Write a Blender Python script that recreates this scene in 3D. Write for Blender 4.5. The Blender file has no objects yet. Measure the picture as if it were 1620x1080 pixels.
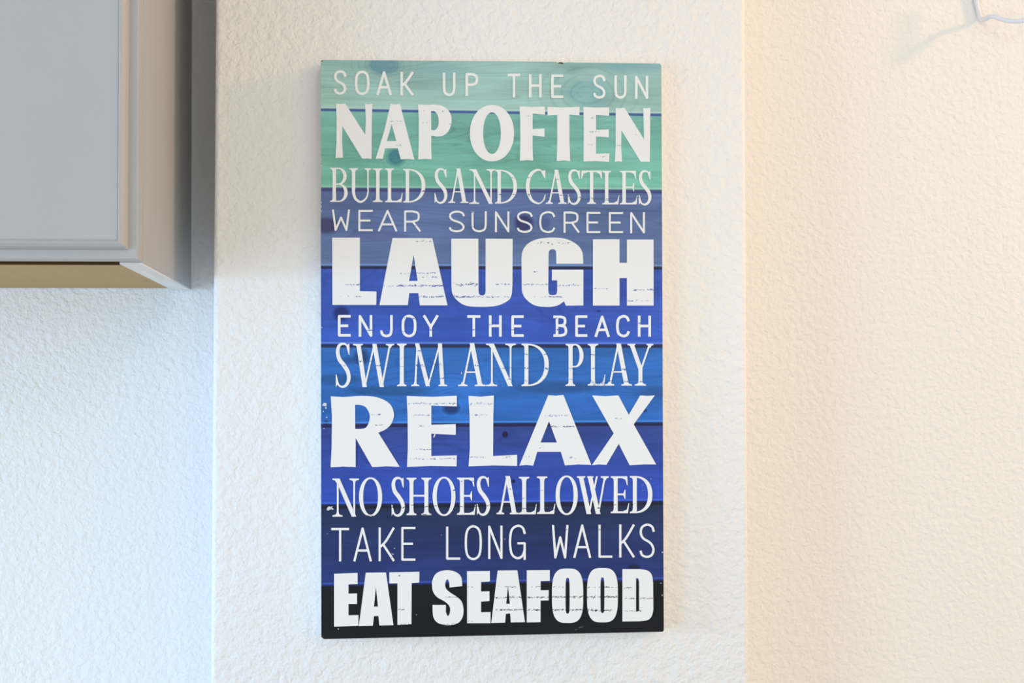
import bpy, bmesh, math, random
from mathutils import Vector, Matrix
from mathutils.geometry import tessellate_polygon, delaunay_2d_cdt

C = bpy.context.scene.collection
SC = bpy.context.scene
random.seed(7)

# ------------------------------------------------------------------ camera
F_PX = 2350.0
CAM = Vector((0.0, -1.587, 1.27))
YAW, PITCH = math.atan(0.0837), math.atan(86 / F_PX)
fwd = Vector((math.sin(YAW) * math.cos(PITCH), math.cos(YAW) * math.cos(PITCH), math.sin(PITCH)))
right = fwd.cross(Vector((0, 0, 1))).normalized()
up = right.cross(fwd)
cd = bpy.data.cameras.new('camera')
cam = bpy.data.objects.new('camera', cd)
C.objects.link(cam)
cam.matrix_world = Matrix(((right.x, up.x, -fwd.x, CAM.x), (right.y, up.y, -fwd.y, CAM.y),
                           (right.z, up.z, -fwd.z, CAM.z), (0, 0, 0, 1)))
cd.sensor_fit = 'HORIZONTAL'
cd.sensor_width = 36.0
cd.lens = 36.0 * F_PX / 1620
cd.clip_start = 0.02
SC.camera = cam

# ------------------------------------------------------------------ world, lights, exposure
w = bpy.data.worlds.new('world')
SC.world = w
w.use_nodes = True
w.node_tree.nodes['Background'].inputs[0].default_value = (0.95, 0.985, 1.0, 1)
w.node_tree.nodes['Background'].inputs[1].default_value = 0.66


def area(name, loc, target, sx, sy, power, col):
    d = bpy.data.lights.new(name, 'AREA')
    d.shape = 'RECTANGLE'
    d.size, d.size_y, d.energy, d.color = sx, sy, power, col
    o = bpy.data.objects.new(name, d)
    C.objects.link(o)
    o.location = loc
    o.rotation_euler = (Vector(target) - Vector(loc)).to_track_quat('-Z', 'Y').to_euler()
    return o


# daylight from a window on the left, small warm lamp on the right, ceiling lamp behind the camera, and two added fill lights
area('window_and_cool_fill', (-3.9, -1.25, 1.30), (0, -0.1, 1.25), 1.3, 0.8, 106, (0.40, 0.67, 1.0))
area('window_and_cool_fill', (-2.2, -2.2, 0.9), (0, -0.1, 1.2), 1.0, 1.0, 24, (0.46, 0.70, 1.0))  # added cool fill for more blue low down, not a second window
area('warm_lamp', (2.4, -0.66, 2.22), (0.2, -0.1, 1.3), 0.12, 0.12, 20, (1.0, 0.572, 0.324))
area('ceiling_lamp', (0.6, -2.5, 2.25), (0.2, 0, 1.2), 0.4, 0.4, 4.5, (1.0, 0.967, 0.9))
area('warm_fill', (1.8, -2.4, 1.5), (0.4, 0, 1.3), 1.4, 1.4, 11, (1.0, 0.79, 0.32))  # added warm fill from the right front, no known lamp there

SC.view_settings.view_transform = 'Standard'
SC.view_settings.look = 'None'
SC.view_settings.gamma = 1.0
SC.view_settings.use_curve_mapping = False
SC.view_settings.exposure = -0.03


# ------------------------------------------------------------------ helpers
def ray(px, py):
    return (fwd + right * ((px - 810) / F_PX) + up * ((540 - py) / F_PX))


def on_y(px, py, y):
    """the point of the plane Y = y seen at a photo position"""
    d = ray(px, py)
    return CAM + d * ((y - CAM.y) / d.y)


def srgb(r, g, b):
    f = lambda c: (c / 12.92) if c <= 0.04045 else ((c + 0.055) / 1.055) ** 2.4
    return (f(r / 255), f(g / 255), f(b / 255), 1)


def link(name, me, mat=None, parent=None):
    o = bpy.data.objects.new(name, me)
    C.objects.link(o)
    if mat:
        me.materials.append(mat)
    if parent:
        o.parent = parent
    return o


def from_bm(name, bm, mat, parent=None, smooth=False):
    bmesh.ops.recalc_face_normals(bm, faces=bm.faces[:])
    me = bpy.data.meshes.new(name)
    bm.to_mesh(me)
    bm.free()
    if smooth:
        for p in me.polygons:
            p.use_smooth = True
    return link(name, me, mat, parent)


def box(bm, x0, x1, y0, y1, z0, z1):
    v = [bm.verts.new(p) for p in ((x0, y0, z0), (x1, y0, z0), (x1, y1, z0), (x0, y1, z0),
                                   (x0, y0, z1), (x1, y0, z1), (x1, y1, z1), (x0, y1, z1))]
    for f in ((3, 2, 1, 0), (4, 5, 6, 7), (0, 1, 5, 4), (1, 2, 6, 5), (2, 3, 7, 6), (3, 0, 4, 7)):
        bm.faces.new([v[i] for i in f])


def bevel(bm, r, seg=2):
    bmesh.ops.bevel(bm, geom=bm.edges[:], offset=r, segments=seg, affect='EDGES', profile=0.5)


# ------------------------------------------------------------------ materials
class NT:
    def __init__(self, name):
        self.m = bpy.data.materials.new(name)
        self.m.use_nodes = True
        self.t = self.m.node_tree
        self.bsdf = self.t.nodes['Principled BSDF']

    def n(self, typ, **kw):
        nd = self.t.nodes.new(typ)
        for k, v in kw.items():
            setattr(nd, k, v)
        return nd

    def put(self, sock, v):
        if hasattr(v, 'links') or isinstance(v, bpy.types.NodeSocket):
            self.t.links.new(v, sock)
        else:
            sock.default_value = v

    def math(self, op, a, b=0.0, c=0.0, clamp=False):
        nd = self.n('ShaderNodeMath', operation=op, use_clamp=clamp)
        for i, v in enumerate((a, b, c)):
            self.put(nd.inputs[i], v)
        return nd.outputs[0]

    def mix(self, fac, a, b, mode='MIX'):
        nd = self.n('ShaderNodeMix', data_type='RGBA', blend_type=mode)
        self.put(nd.inputs[0], fac)
        self.put(nd.inputs[6], a)
        self.put(nd.inputs[7], b)
        return nd.outputs[2]

    def ramp01(self, v, lo, hi):
        nd = self.n('ShaderNodeMapRange', clamp=True)
        self.put(nd.inputs[0], v)
        self.put(nd.inputs[1], lo)
        self.put(nd.inputs[2], hi)
        return nd.outputs[0]

    def coords(self, scale=(1, 1, 1), kind='Object'):
        tc = self.n('ShaderNodeTexCoord')
        mp = self.n('ShaderNodeMapping')
        mp.inputs['Scale'].default_value = scale
        self.t.links.new(tc.outputs[kind], mp.inputs[0])
        return mp.outputs[0]

    def noise(self, vec, scale, detail=2.0, rough=0.5, dist=0.0):
        nd = self.n('ShaderNodeTexNoise')
        self.t.links.new(vec, nd.inputs['Vector'])
        nd.inputs['Scale'].default_value = scale
        nd.inputs['Detail'].default_value = detail
        nd.inputs['Roughness'].default_value = rough
        nd.inputs['Distortion'].default_value = dist
        return nd.outputs[0]

    def bump(self, h, strength, dist):
        nd = self.n('ShaderNodeBump')
        nd.inputs['Strength'].default_value = strength
        nd.inputs['Distance'].default_value = dist
        self.t.links.new(h, nd.inputs['Height'])
        self.t.links.new(nd.outputs[0], self.bsdf.inputs['Normal'])


def plain(name, col, rough=0.5, spec=0.4, grain=None):
    t = NT(name)
    if grain:
        v = t.noise(t.coords(grain[0]), 1.0, 4.0, 0.6, 0.4)
        k = t.ramp01(v, 0.3, 0.7)
        c2 = tuple(c * grain[1] for c in col[:3]) + (1,)
        t.put(t.bsdf.inputs['Base Color'], t.mix(k, c2, col))
    else:
        t.bsdf.inputs['Base Color'].default_value = col
    t.bsdf.inputs['Roughness'].default_value = rough
    t.bsdf.inputs['Specular IOR Level'].default_value = spec
    return t.m


def wall_paint(name, col):
    t = NT(name)
    vec = t.coords((1, 1, 1))
    a = t.noise(vec, 150, 2.0, 0.5, 0.3)
    b = t.noise(vec, 420, 1.5, 0.5, 0.2)
    h = t.math('ADD', a, t.math('MULTIPLY', b, 0.2))
    t.bump(h, 1.0, 0.0018)
    t.bsdf.inputs['Base Color'].default_value = col
    t.bsdf.inputs['Roughness'].default_value = 0.65
    t.bsdf.inputs['Specular IOR Level'].default_value = 0.3
    return t.m


M_WALL = wall_paint('white_textured_paint', (0.84, 0.83, 0.815, 1))
M_FLOOR = plain('beige_floor', (0.60, 0.56, 0.50, 1), 0.5, 0.3, ((6, 60, 6), 0.85))
M_CAB = plain('pale_grey_laminate', (0.43, 0.43, 0.425, 1), 0.5, 0.35, ((3, 3, 3), 0.97))
M_WOOD = plain('tan_plywood', (0.47, 0.305, 0.105, 1), 0.6, 0.3, ((40, 6, 6), 0.9))
M_EDGE = plain('whitish_raw_panel_edge', (0.84, 0.81, 0.77, 1), 0.7, 0.2, ((90, 12, 90), 0.85))
M_WIRE = plain('white_enamelled_wire', (0.74, 0.76, 0.80, 1), 0.3, 0.5)
M_LETTER = plain('white_print', (0.82, 0.82, 0.81, 1), 0.5, 0.35)
M_SIDE = plain('white_board_edge', (0.80, 0.79, 0.77, 1), 0.6, 0.3)
M_CHIP_SHADE = plain('bare_fibreboard_and_gap_shade', (0.09, 0.05, 0.018, 1), 0.9, 0.1)  # for bare chips, and for shade painted into the cabinet gap
M_SCUFF = plain('pale_scuff', (0.62, 0.64, 0.66, 1), 0.8, 0.2)

# ------------------------------------------------------------------ room shell
P = 0.136        # how far the middle pier stands out from the wall behind
T = 0.020       # thickness of the sign
YS = -P - T     # plane of the sign's front face
XL = on_y(337, 540, -P).x
XR = on_y(1182, 540, -P).x


def struct(name, bm, mat, label, smooth=False):
    o = from_bm(name, bm, mat, None, smooth)
    o['kind'] = 'structure'
    o['label'] = label
    o['category'] = name if name in ('floor', 'ceiling') else 'wall'
    return o


bm = bmesh.new()
box(bm, -1.6, XL - 0.0005, 0, 0.1, 0, 2.5)
struct('wall_left', bm, M_WALL, 'white textured wall recessed behind the cabinet at the left')
bm = bmesh.new()
box(bm, XR + 0.0005, 2.6, 0, 0.1, 0, 2.5)
struct('wall_right', bm, M_WALL, 'textured wall recessed right of the pier, lit warm cream')
# pier with rounded plaster corners
bm = bmesh.new()
R = 0.005
pts = [(XL, 0.1)]
for k in range(9):
    a = math.pi + k / 8 * math.pi / 2
    pts.append((XL + R + R * math.cos(a), -P + R + R * math.sin(a)))
for k in range(9):
    a = 1.5 * math.pi + k / 8 * math.pi / 2
    pts.append((XR - R + R * math.cos(a), -P + R + R * math.sin(a)))
pts.append((XR, 0.1))
lo = [bm.verts.new((x, y, 0)) for x, y in pts]
hi = [bm.verts.new((x, y, 2.5)) for x, y in pts]
bm.faces.new(lo)
bm.faces.new(list(reversed(hi)))
for i in range(len(pts)):
    j = (i + 1) % len(pts)
    bm.faces.new((lo[j], lo[i], hi[i], hi[j]))
pier = struct('wall_center', bm, M_WALL, 'white textured pier standing forward in the middle, carrying the sign')
for p in pier.data.polygons:
    p.use_smooth = len(p.vertices) == 4 and max(pier.data.vertices[i].co.y for i in p.vertices) < -P + R + 1e-4
bm = bmesh.new()
box(bm, -1.6, 2.6, -2.6, 0.1, -0.05, 0)
struct('floor', bm, M_FLOOR, 'beige floor below the walls')
bm = bmesh.new()
box(bm, -1.6, 2.6, -2.6, 0.1, 2.5, 2.55)
struct('ceiling', bm, M_WALL, 'white ceiling above the walls')

# ------------------------------------------------------------------ wall cabinet
XC = on_y(302.5, 458, 0).x          # right side
ZB = on_y(302.5, 458, 0).z          # underside
DB = 0.305                          # depth of the box
XW = XC - 0.80
ZT = ZB + 1.05
cab = bpy.data.objects.new('wall_cabinet', None)
C.objects.link(cab)
cab.location = (XC, 0, ZB)
cab['label'] = 'pale grey wall cabinet with tan underside hanging at the upper left'
cab['category'] = 'cabinet'
cab.rotation_euler = (0, math.radians(-0.25), 0)


def cpart(name, mat, f, bev=0.0, label=None, parent=None):
    bm = bmesh.new()
    f(bm)
    if bev:
        bevel(bm, bev)
    o = from_bm(name, bm, mat, parent or cab)
    if label:
        o['label'] = label
    return o


S = 0.0195
# local frame: x from the right side (0) to the left (negative), y from the wall, z from the underside
cpart('side_panel', M_CAB, lambda b: box(b, -S, 0, -DB - 0.006, -0.001, 0.0006, ZT - ZB), 0.0006)
cpart('side_panel', M_CAB, lambda b: box(b, XW - XC, XW - XC + S, -DB - 0.006, -0.001, 0.0006, ZT - ZB), 0.0006)
cpart('panel_edge', M_EDGE, lambda b: box(b, -S, -0.0008, -DB - 0.005, -0.002, -0.0006, 0.0006), 0, 'whitish raw edge under the side panel')
cpart('bottom_panel', M_WOOD, lambda b: box(b, XW - XC + S, -S, -DB + 0.024, -0.001, 0.0015, 0.0065), 0, 'tan plywood underside')
cpart('gap_shade_strip', M_CHIP_SHADE, lambda b: box(b, XW - XC + S, -S, -DB + 0.0225, -DB + 0.0239, 0.0012, 0.0066), 0, 'dark strip painted as the shade in the gap behind the door')  # dark colour stands in for the shade between door and underside
cpart('top_panel', M_CAB, lambda b: box(b, XW - XC + S, -S, -DB + 0.004, -0.001, ZT - ZB - 0.018, ZT - ZB))
cpart('back_panel', M_WOOD, lambda b: box(b, XW - XC + S, -S, -0.006, -0.001, 0.017, ZT - ZB - 0.018))


def door_mesh(b, x0, x1, z0, z1, yb, th):
    # slab with an eased outer edge, a flat border and a raised rounded centre panel
    loops = [(0.0, 0.0), (0.0, th - 0.0010), (0.0003, th - 0.0003), (0.0010, th), (0.0078, th), (0.0081, th + 0.0020),
             (0.0098, th + 0.0062), (0.0122, th + 0.0088), (0.0140, th + 0.0096), (0.0148, th + 0.0084), (0.0158, th + 0.0090)]
    rings = []
    for ins, d in loops:
        y = yb - d
        rings.append([b.verts.new(p) for p in ((x0 + ins, y, z0 + ins), (x1 - ins, y, z0 + ins),
                                               (x1 - ins, y, z1 - ins), (x0 + ins, y, z1 - ins))])
    b.faces.new(rings[0])
    b.faces.new(rings[-1])
    for r0, r1 in zip(rings, rings[1:]):
        for i in range(4):
            j = (i + 1) % 4
            b.faces.new((r0[i], r0[j], r1[j], r1[i]))


cpart('door', M_CAB, lambda b: door_mesh(b, XW - XC + 0.002, -0.0005, 0.0015, ZT - ZB - 0.002, -DB - 0.0065, 0.0225))

# ------------------------------------------------------------------ sign : board
SIGN_PX = {'tl': (507.5, 94.5), 'tr': (1046.8, 100.6), 'bl': (507.5, 1010.6), 'br': (1050.2, 999.2)}
corner = {k: on_y(x, y, YS) for k, (x, y) in SIGN_PX.items()}
ORG = sum(corner.values(), Vector()) / 4
ORG.y = -P
sign = bpy.data.objects.new('wall_sign', None)
C.objects.link(sign)
sign.location = ORG
sign['label'] = 'tall plank-style beach sign in teal, blue and black with white slogans'
sign['category'] = 'sign'


def loc(px, py, off=0.0):
    """photo position -> sign-local point on the front face, off metres proud of it"""
    p = on_y(px, py, YS)
    return Vector((p.x - ORG.x, -T - off, p.z - ORG.z))


def board_material():
    t = NT('printed_plank_boards')
    tc = t.n('ShaderNodeTexCoord')
    sep = t.n('ShaderNodeSeparateXYZ')
    t.t.links.new(tc.outputs['Object'], sep.inputs[0])
    X, Z = sep.outputs[0], sep.outputs[2]
    # wood grain, stretched along x, swirling
    g1 = t.noise(t.coords((7, 1, 150)), 1.0, 3.0, 0.55, 1.2)
    g2 = t.noise(t.coords((5, 1, 26)), 1.0, 2.0, 0.5, 1.8)
    g3 = t.noise(t.coords((9, 1, 14)), 1.0, 1.0, 0.5, 0.5)
    bands = [  # upper colour, lower colour, photo y of lower groove at the left and right, groove colour, half width px, light lip colour
        ((146, 184, 180), (160, 198, 190), 173.5, 181.8, (62, 84, 150), 1.9, (182, 210, 206)),
        ((122, 180, 170), (116, 182, 162), 299.5, 303.0, (66, 66, 122), 2.6, (160, 206, 194)),
        ((90, 110, 156), (96, 118, 162), 422.8, 424.0, (34, 34, 62), 2.2, (120, 154, 212)),
        ((60, 86, 172), (56, 92, 188), 546.8, 547.4, (38, 42, 66), 2.6, (104, 136, 222)),
        ((48, 104, 176), (48, 108, 190), 673.2, 670.4, (32, 30, 66), 2.6, (72, 146, 232)),
        ((54, 74, 146), (48, 82, 188), 801.0, 795.4, (24, 28, 40), 3.2, (72, 104, 216)),
        ((36, 50, 84), (38, 56, 118), 926.2, 917.2, (30, 40, 92), 1.0, (60, 88, 182)),
        ((16, 19, 27), (16, 18, 23), 1020, 1010, (26, 28, 34), 0.5, (26, 28, 34)),
    ]
    px = 0.0006
    col = None
    ztop = loc(778, 97).z
    prev = (loc(507, 94).z, 0.0)
    for (c0, c1, yl, yr, cg, hw, cl) in bands:
        a, b2 = loc(507.5, yl), loc(1048, yr)
        sl = (b2.z - a.z) / (b2.x - a.x)
        z0 = a.z - sl * a.x
        d = t.math('SUBTRACT', Z, t.math('MULTIPLY_ADD', X, sl, z0))      # distance above this groove
        hgt = 122 * px
        base = t.mix(t.ramp01(d, 0.0, hgt), srgb(*c1), srgb(*c0))
        lip = t.math('SUBTRACT', 1.0, t.ramp01(t.math('ABSOLUTE', t.math('SUBTRACT', d, (hw + 2.2) * px)), 0.6 * px, 2.0 * px))
        band = (base, d, lip, srgb(*cl), srgb(*cg), hw)
        if col is None:
            stack = []
            col = True
        stack.append(band)
    base = stack[-1][0]
    for (bc, d, lip, cl, cg, hw) in reversed(stack[:-1]):
        above = t.math('GREATER_THAN', d, 0.0)
        base = t.mix(above, base, bc)
    # grain modulation, then printed lips and grooves on top
    k = t.math('MULTIPLY_ADD', t.math('SUBTRACT', g1, 0.5), 0.42, 1.0)
    k = t.math('MULTIPLY', k, t.math('MULTIPLY_ADD', t.math('SUBTRACT', g2, 0.5), 0.85, 1.0))
    k = t.math('MULTIPLY', k, t.math('MULTIPLY_ADD', t.math('SUBTRACT', g3, 0.5), 0.55, 1.0))
    cmb = t.n('ShaderNodeCombineColor')
    for i in range(3):
        t.put(cmb.inputs[i], k)
    base = t.mix(1.0, base, cmb.outputs[0], 'MULTIPLY')
    g4 = t.noise(t.coords((2.6, 1, 24)), 1.0, 1.5, 0.45, 0.9)
    fr9 = t.math('FRACT', t.math('MULTIPLY', g4, 26.0))
    lines = t.math('SUBTRACT', 1.0, t.ramp01(t.math('ABSOLUTE', t.math('SUBTRACT', fr9, 0.5)), 0.02, 0.16))
    lines = t.math('MULTIPLY', lines, t.ramp01(t.noise(t.coords((6, 1, 18)), 1.0, 1.0), 0.42, 0.66))
    base = t.mix(t.math('MULTIPLY', lines, 0.42), base, t.mix(1.0, base, (0.42, 0.48, 0.62, 1), 'MULTIPLY'))
    wob = t.math('MULTIPLY', t.math('SUBTRACT', g3, 0.5), 0.9)
    knots = [(607, 103, 25, 15, (70, 130, 160), .55), (627, 249, 15, 15, (50, 112, 135), .75), (517, 357, 20, 14, (58, 52, 92), .75),
             (829, 352, 16, 14, (48, 44, 98), .85), (540, 496, 13, 12, (34, 40, 92), .85), (572, 564, 13, 14, (34, 56, 100), .8),
             (560, 570, 22, 6, (40, 70, 120), .5), (714, 645, 15, 12, (26, 44, 92), .85), (799, 687, 5, 5, (24, 22, 52), .95),
             (812, 761, 3.6, 3.2, (20, 24, 60), .95), (1020.5, 649, 4, 3.4, (28, 48, 92), .8), (516, 668, 4, 3, (16, 30, 70), .9),
             (947, 492, 4, 2.4, (30, 40, 90), .7), (1003, 897, 10, 5, (24, 28, 50), .8), (1060, 620, 60, 12, (44, 70, 120), .5),
             (880, 612, 70, 11, (40, 72, 122), .6), (620, 618, 70, 9, (36, 78, 120), .6), (535, 600, 40, 9, (34, 76, 124), .55),
             (930, 148, 40, 26, (112, 172, 178), .45), (1000, 105, 46, 12, (118, 170, 178), .5), (935, 120, 26, 12, (170, 206, 200), .4),
             (860, 352, 12, 12, (70, 84, 140), .6), (600, 372, 50, 10, (86, 90, 140), .5), (700, 112, 50, 12, (136, 180, 184), .5)]
    for (x, y, rx, ry, c, s) in knots:
        p = loc(x, y)
        ex = t.math('DIVIDE', t.math('SUBTRACT', X, p.x), rx * px)
        ez = t.math('DIVIDE', t.math('SUBTRACT', Z, p.z), ry * px)
        r2 = t.math('ADD', t.math('MULTIPLY', ex, ex), t.math('MULTIPLY', ez, ez))
        r2 = t.math('ADD', r2, wob)
        base = t.mix(t.math('MULTIPLY', t.math('SUBTRACT', 1.0, t.ramp01(r2, 0.45, 1.3)), s), base, srgb(*c))
        if (x, y) in ((607, 103), (627, 249), (540, 496), (714, 645), (829, 352), (930, 148), (572, 564)):
            # growth rings printed around the knot
            rr = t.math('SQRT', t.math('MAXIMUM', t.math('ADD', r2, t.math('MULTIPLY', wob, 2.0)), 0.0))
            ring = t.math('MULTIPLY', t.ramp01(t.math('SINE', t.math('MULTIPLY', rr, 13.0)), 0.35, 0.95),
                          t.math('SUBTRACT', 1.0, t.ramp01(rr, 1.2, 3.0)))
            base = t.mix(t.math('MULTIPLY', ring, 0.28), base, t.mix(1.0, base, (0.5, 0.58, 0.7, 1), 'MULTIPLY'))
    for (bc, d, lip, cl, cg, hw) in stack[:-1]:
        base = t.mix(t.math('MULTIPLY', lip, 0.75), base, cl)
        gr = t.math('SUBTRACT', 1.0, t.ramp01(t.math('ABSOLUTE', d), hw * px * 0.8, hw * px * 1.5))
        base = t.mix(t.math('MULTIPLY', gr, 0.92), base, cg)
    t.put(t.bsdf.inputs['Base Color'], base)
    t.bsdf.inputs['Roughness'].default_value = 0.5
    t.bsdf.inputs['Specular IOR Level'].default_value = 0.22
    return t.m


M_BOARD = board_material()
outline = [(510.8, 94.6), (886 - 6, 97.6), (882, 99.4), (891, 99.8), (895, 98.6), (1043.5, 100.4), (1046.3, 103.5),
           (1050.2, 996.5), (1048.5, 999.0), (512.5, 1010.6), (508.2, 1007.2), (507.5, 330), (508.6, 328), (507.6, 325),
           (508.4, 264), (507.6, 258), (508.4, 252), (507.6, 246), (507.5, 98.6)]
bm = bmesh.new()
fr = [bm.verts.new(loc(x, y, 0.0)) for x, y in outline]
bk = [bm.verts.new((v.co.x, -0.0006, v.co.z)) for v in fr]
tri = tessellate_polygon([[Vector((v.co.x, v.co.z, 0)) for v in fr]])
for f in tri:
    bm.faces.new([fr[i] for i in f])
bm.faces.new(bk)
for i in range(len(fr)):
    j = (i + 1) % len(fr)
    bm.faces.new((fr[i], fr[j], bk[j], bk[i]))
board = from_bm('board', bm, M_BOARD, sign)
board.data.materials.append(M_SIDE)
for p in board.data.polygons:
    if abs(p.normal.y) < 0.5:
        p.material_index = 1

# ------------------------------------------------------------------ lettering engine (coordinates are read off the sign face)
CROP = {k: v for k, v in zip('ABCDEFGHIJKLMN', [(500, 85), (770, 85), (500, 255), (770, 255), (500, 365), (770, 365), (500, 485),
                                                (770, 485), (500, 605), (770, 605), (500, 725), (770, 725), (500, 845), (770, 845)])}
KS = 280 / 1620


def parse(s):
    out = []
    for tok in s.split():
        sm = tok[0] == '~'
        x, y = tok.lstrip('~').split(',')
        out.append((float(x), float(y), sm))
    return out


def smooth(pts, closed, n=6):
    res, m = [], len(pts)
    for i in range(m if closed else m - 1):
        p1, p2 = pts[i], pts[(i + 1) % m]
        res.append((p1[0], p1[1]))
        if not (p1[2] or p2[2]):
            continue
        p0 = pts[(i - 1) % m] if closed or i > 0 else p1
        p3 = pts[(i + 2) % m] if closed or i + 2 < m else p2
        for k in range(1, n):
            t = k / n
            h00, h10, h01, h11 = 2*t**3 - 3*t**2 + 1, t**3 - 2*t**2 + t, -2*t**3 + 3*t**2, t**3 - t**2
            q = []
            for a in (0, 1):
                m1 = (p2[a] - p0[a]) / 2 if p1[2] else p2[a] - p1[a]
                m2 = (p3[a] - p1[a]) / 2 if p2[2] else p2[a] - p1[a]
                q.append(h00*p1[a] + h10*m1 + h01*p2[a] + h11*m2)
            res.append(tuple(q))
    if not closed:
        res.append(pts[-1][:2])
    return res


class Glyph:
    """a union of flat polygons in crop coordinates"""
    def __init__(self):
        self.polys = []

    def poly(self, pts):
        a = sum(p[0] * q[1] - q[0] * p[1] for p, q in zip(pts, pts[1:] + pts[:1]))
        if abs(a) > 1e-3:
            self.polys.append(pts if a > 0 else pts[::-1])

    def fill(self, outer, *holes):
        ls = [smooth(parse(o), True) for o in (outer,) + holes]
        flat = [p for l in ls for p in l]
        for f in tessellate_polygon([[Vector((x, y, 0)) for x, y in l] for l in ls]):
            self.poly([flat[i] for i in f])

    def stroke(self, pts, wid, closed=False):
        """pts list of (x,y); wid number or list per point"""
        n = len(pts)
        if not isinstance(wid, (list, tuple)):
            wid = [wid] * n
        m = n if closed else n - 1
        for i in range(m):
            a, b = pts[i], pts[(i + 1) % n]
            dx, dy = b[0] - a[0], b[1] - a[1]
            L = math.hypot(dx, dy)
            if L < 1e-6:
                continue
            nx, ny = -dy / L, dx / L
            wa, wb = wid[i] / 2, wid[(i + 1) % n] / 2
            self.poly([(a[0] + nx*wa, a[1] + ny*wa), (b[0] + nx*wb, b[1] + ny*wb), (b[0] - nx*wb, b[1] - ny*wb), (a[0] - nx*wa, a[1] - ny*wa)])
        for i in range(n):
            if closed or 0 < i < n - 1:
                r = wid[i] / 2
                self.poly([(pts[i][0] + r*math.cos(k*math.pi/5 + .1), pts[i][1] + r*math.sin(k*math.pi/5 + .1)) for k in range(10)])

    def ring(self, cx, cy, rx, ry, ix, iy, a0=0, a1=360, icx=None, ex=2.0, n=28):
        icx = cx if icx is None else icx

        def pt(c, r1, r2, a):
            ca, sa = math.cos(a), math.sin(a)
            return (c + r1 * math.copysign(abs(ca) ** (2/ex), ca), cy + r2 * math.copysign(abs(sa) ** (2/ex), sa))
        for k in range(n):
            u, v = math.radians(a0 + (a1-a0)*k/n), math.radians(a0 + (a1-a0)*(k+1)/n)
            self.poly([pt(cx, rx, ry, u), pt(cx, rx, ry, v), pt(icx, ix, iy, v), pt(icx, ix, iy, u)])

    def triangles(self):
        vs, fs = [], []
        for p in self.polys:
            fs.append(list(range(len(vs), len(vs) + len(p))))
            vs += [Vector(q) for q in p]
        r = delaunay_2d_cdt(vs, [], fs, 1, 1e-4)
        return r[0], [f for f, o in zip(r[2], r[5]) if len(o)]


def emit(bm, g, crop, off=0.0004):
    vs, fs = g.triangles()
    ox, oy = CROP[crop]
    top = [loc(ox + v[0]*KS, oy + v[1]*KS, off) for v in vs]
    used = {}
    cnt = {}

    def V(i, back):
        if (i, back) not in used:
            p = top[i].copy()
            if back:
                p.y = -T + 0.0001
            used[(i, back)] = bm.verts.new(p)
        return used[(i, back)]
    for f in fs:
        try:
            bm.faces.new([V(i, 0) for i in f])
        except ValueError:
            continue
        for k in range(len(f)):
            e = (f[k], f[(k+1) % len(f)])
            cnt[e] = 1
    for (a, b) in cnt:
        if (b, a) not in cnt:
            try:
                bm.faces.new((V(b, 0), V(a, 0), V(a, 1), V(b, 1)))
            except ValueError:
                pass


SANS = {
    'S': ["1,.19 ~.88,.06 ~.52,0 ~.14,.07 ~.02,.24 ~.2,.42 ~.76,.57 ~.99,.76 ~.86,.94 ~.48,1 ~.12,.94 0,.81"],
    'O': ["~.5,0 ~.85,.08 ~1,.3 ~1,.7 ~.85,.92 ~.5,1 ~.15,.92 ~0,.7 ~0,.3 ~.15,.08 z"],
    'A': ["0,1 .5,0 1,1", ".18,.69 .82,.69"],
    'K': ["0,0 0,1", "1,0 ~.45,.4 0,.6", ".25,.5 1,1"],
    'U': ["0,0 0,.66 ~.1,.9 ~.5,1 ~.9,.9 1,.66 1,0"],
    'P': ["0,1 0,0 .5,0 ~.88,.07 ~1,.25 ~.88,.44 .5,.51 0,.51"],
    'T': ["0,0 1,0", ".5,0 .5,1"],
    'H': ["0,0 0,1", "1,0 1,1", "0,.49 1,.49"],
    'E': ["1,0 0,0 0,1 1,1", "0,.5 .88,.5"],
    'N': ["0,1 0,0 1,1 1,0"],
    'W': ["0,0 .16,1 .5,.36 .84,1 1,0"],
    'R': ["0,1 0,0 .5,0 ~.85,.07 ~.93,.26 ~.85,.45 .5,.53 0,.53", ".55,.55 1,1"],
    'C': ["1,.2 ~.86,.05 ~.52,0 ~.13,.11 ~0,.36 ~0,.64 ~.13,.89 ~.52,1 ~.86,.95 1,.82"],
    'J': ["1,0 1,.68 ~.9,.92 ~.5,1 ~.12,.92 0,.72"],
    'Y': ["0,0 .5,.55 .5,1", "1,0 .5,.55"],
    'B': ["-.12,0 .5,0 ~.82,.06 ~.92,.23 ~.82,.41 .5,.47 .12,.47", ".12,0 .12,1", "-.12,1 .5,1 ~.9,.93 ~1,.74 ~.88,.54 .5,.47"],
    'L': ["0,0 0,1 1,1"],
    'G': ["1,.22 ~.86,.06 ~.52,0 ~.13,.11 ~0,.36 ~0,.64 ~.13,.89 ~.5,1 ~.84,.93 1,.76", ".5,.54 1,.54 1,1.02"],
}


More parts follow.
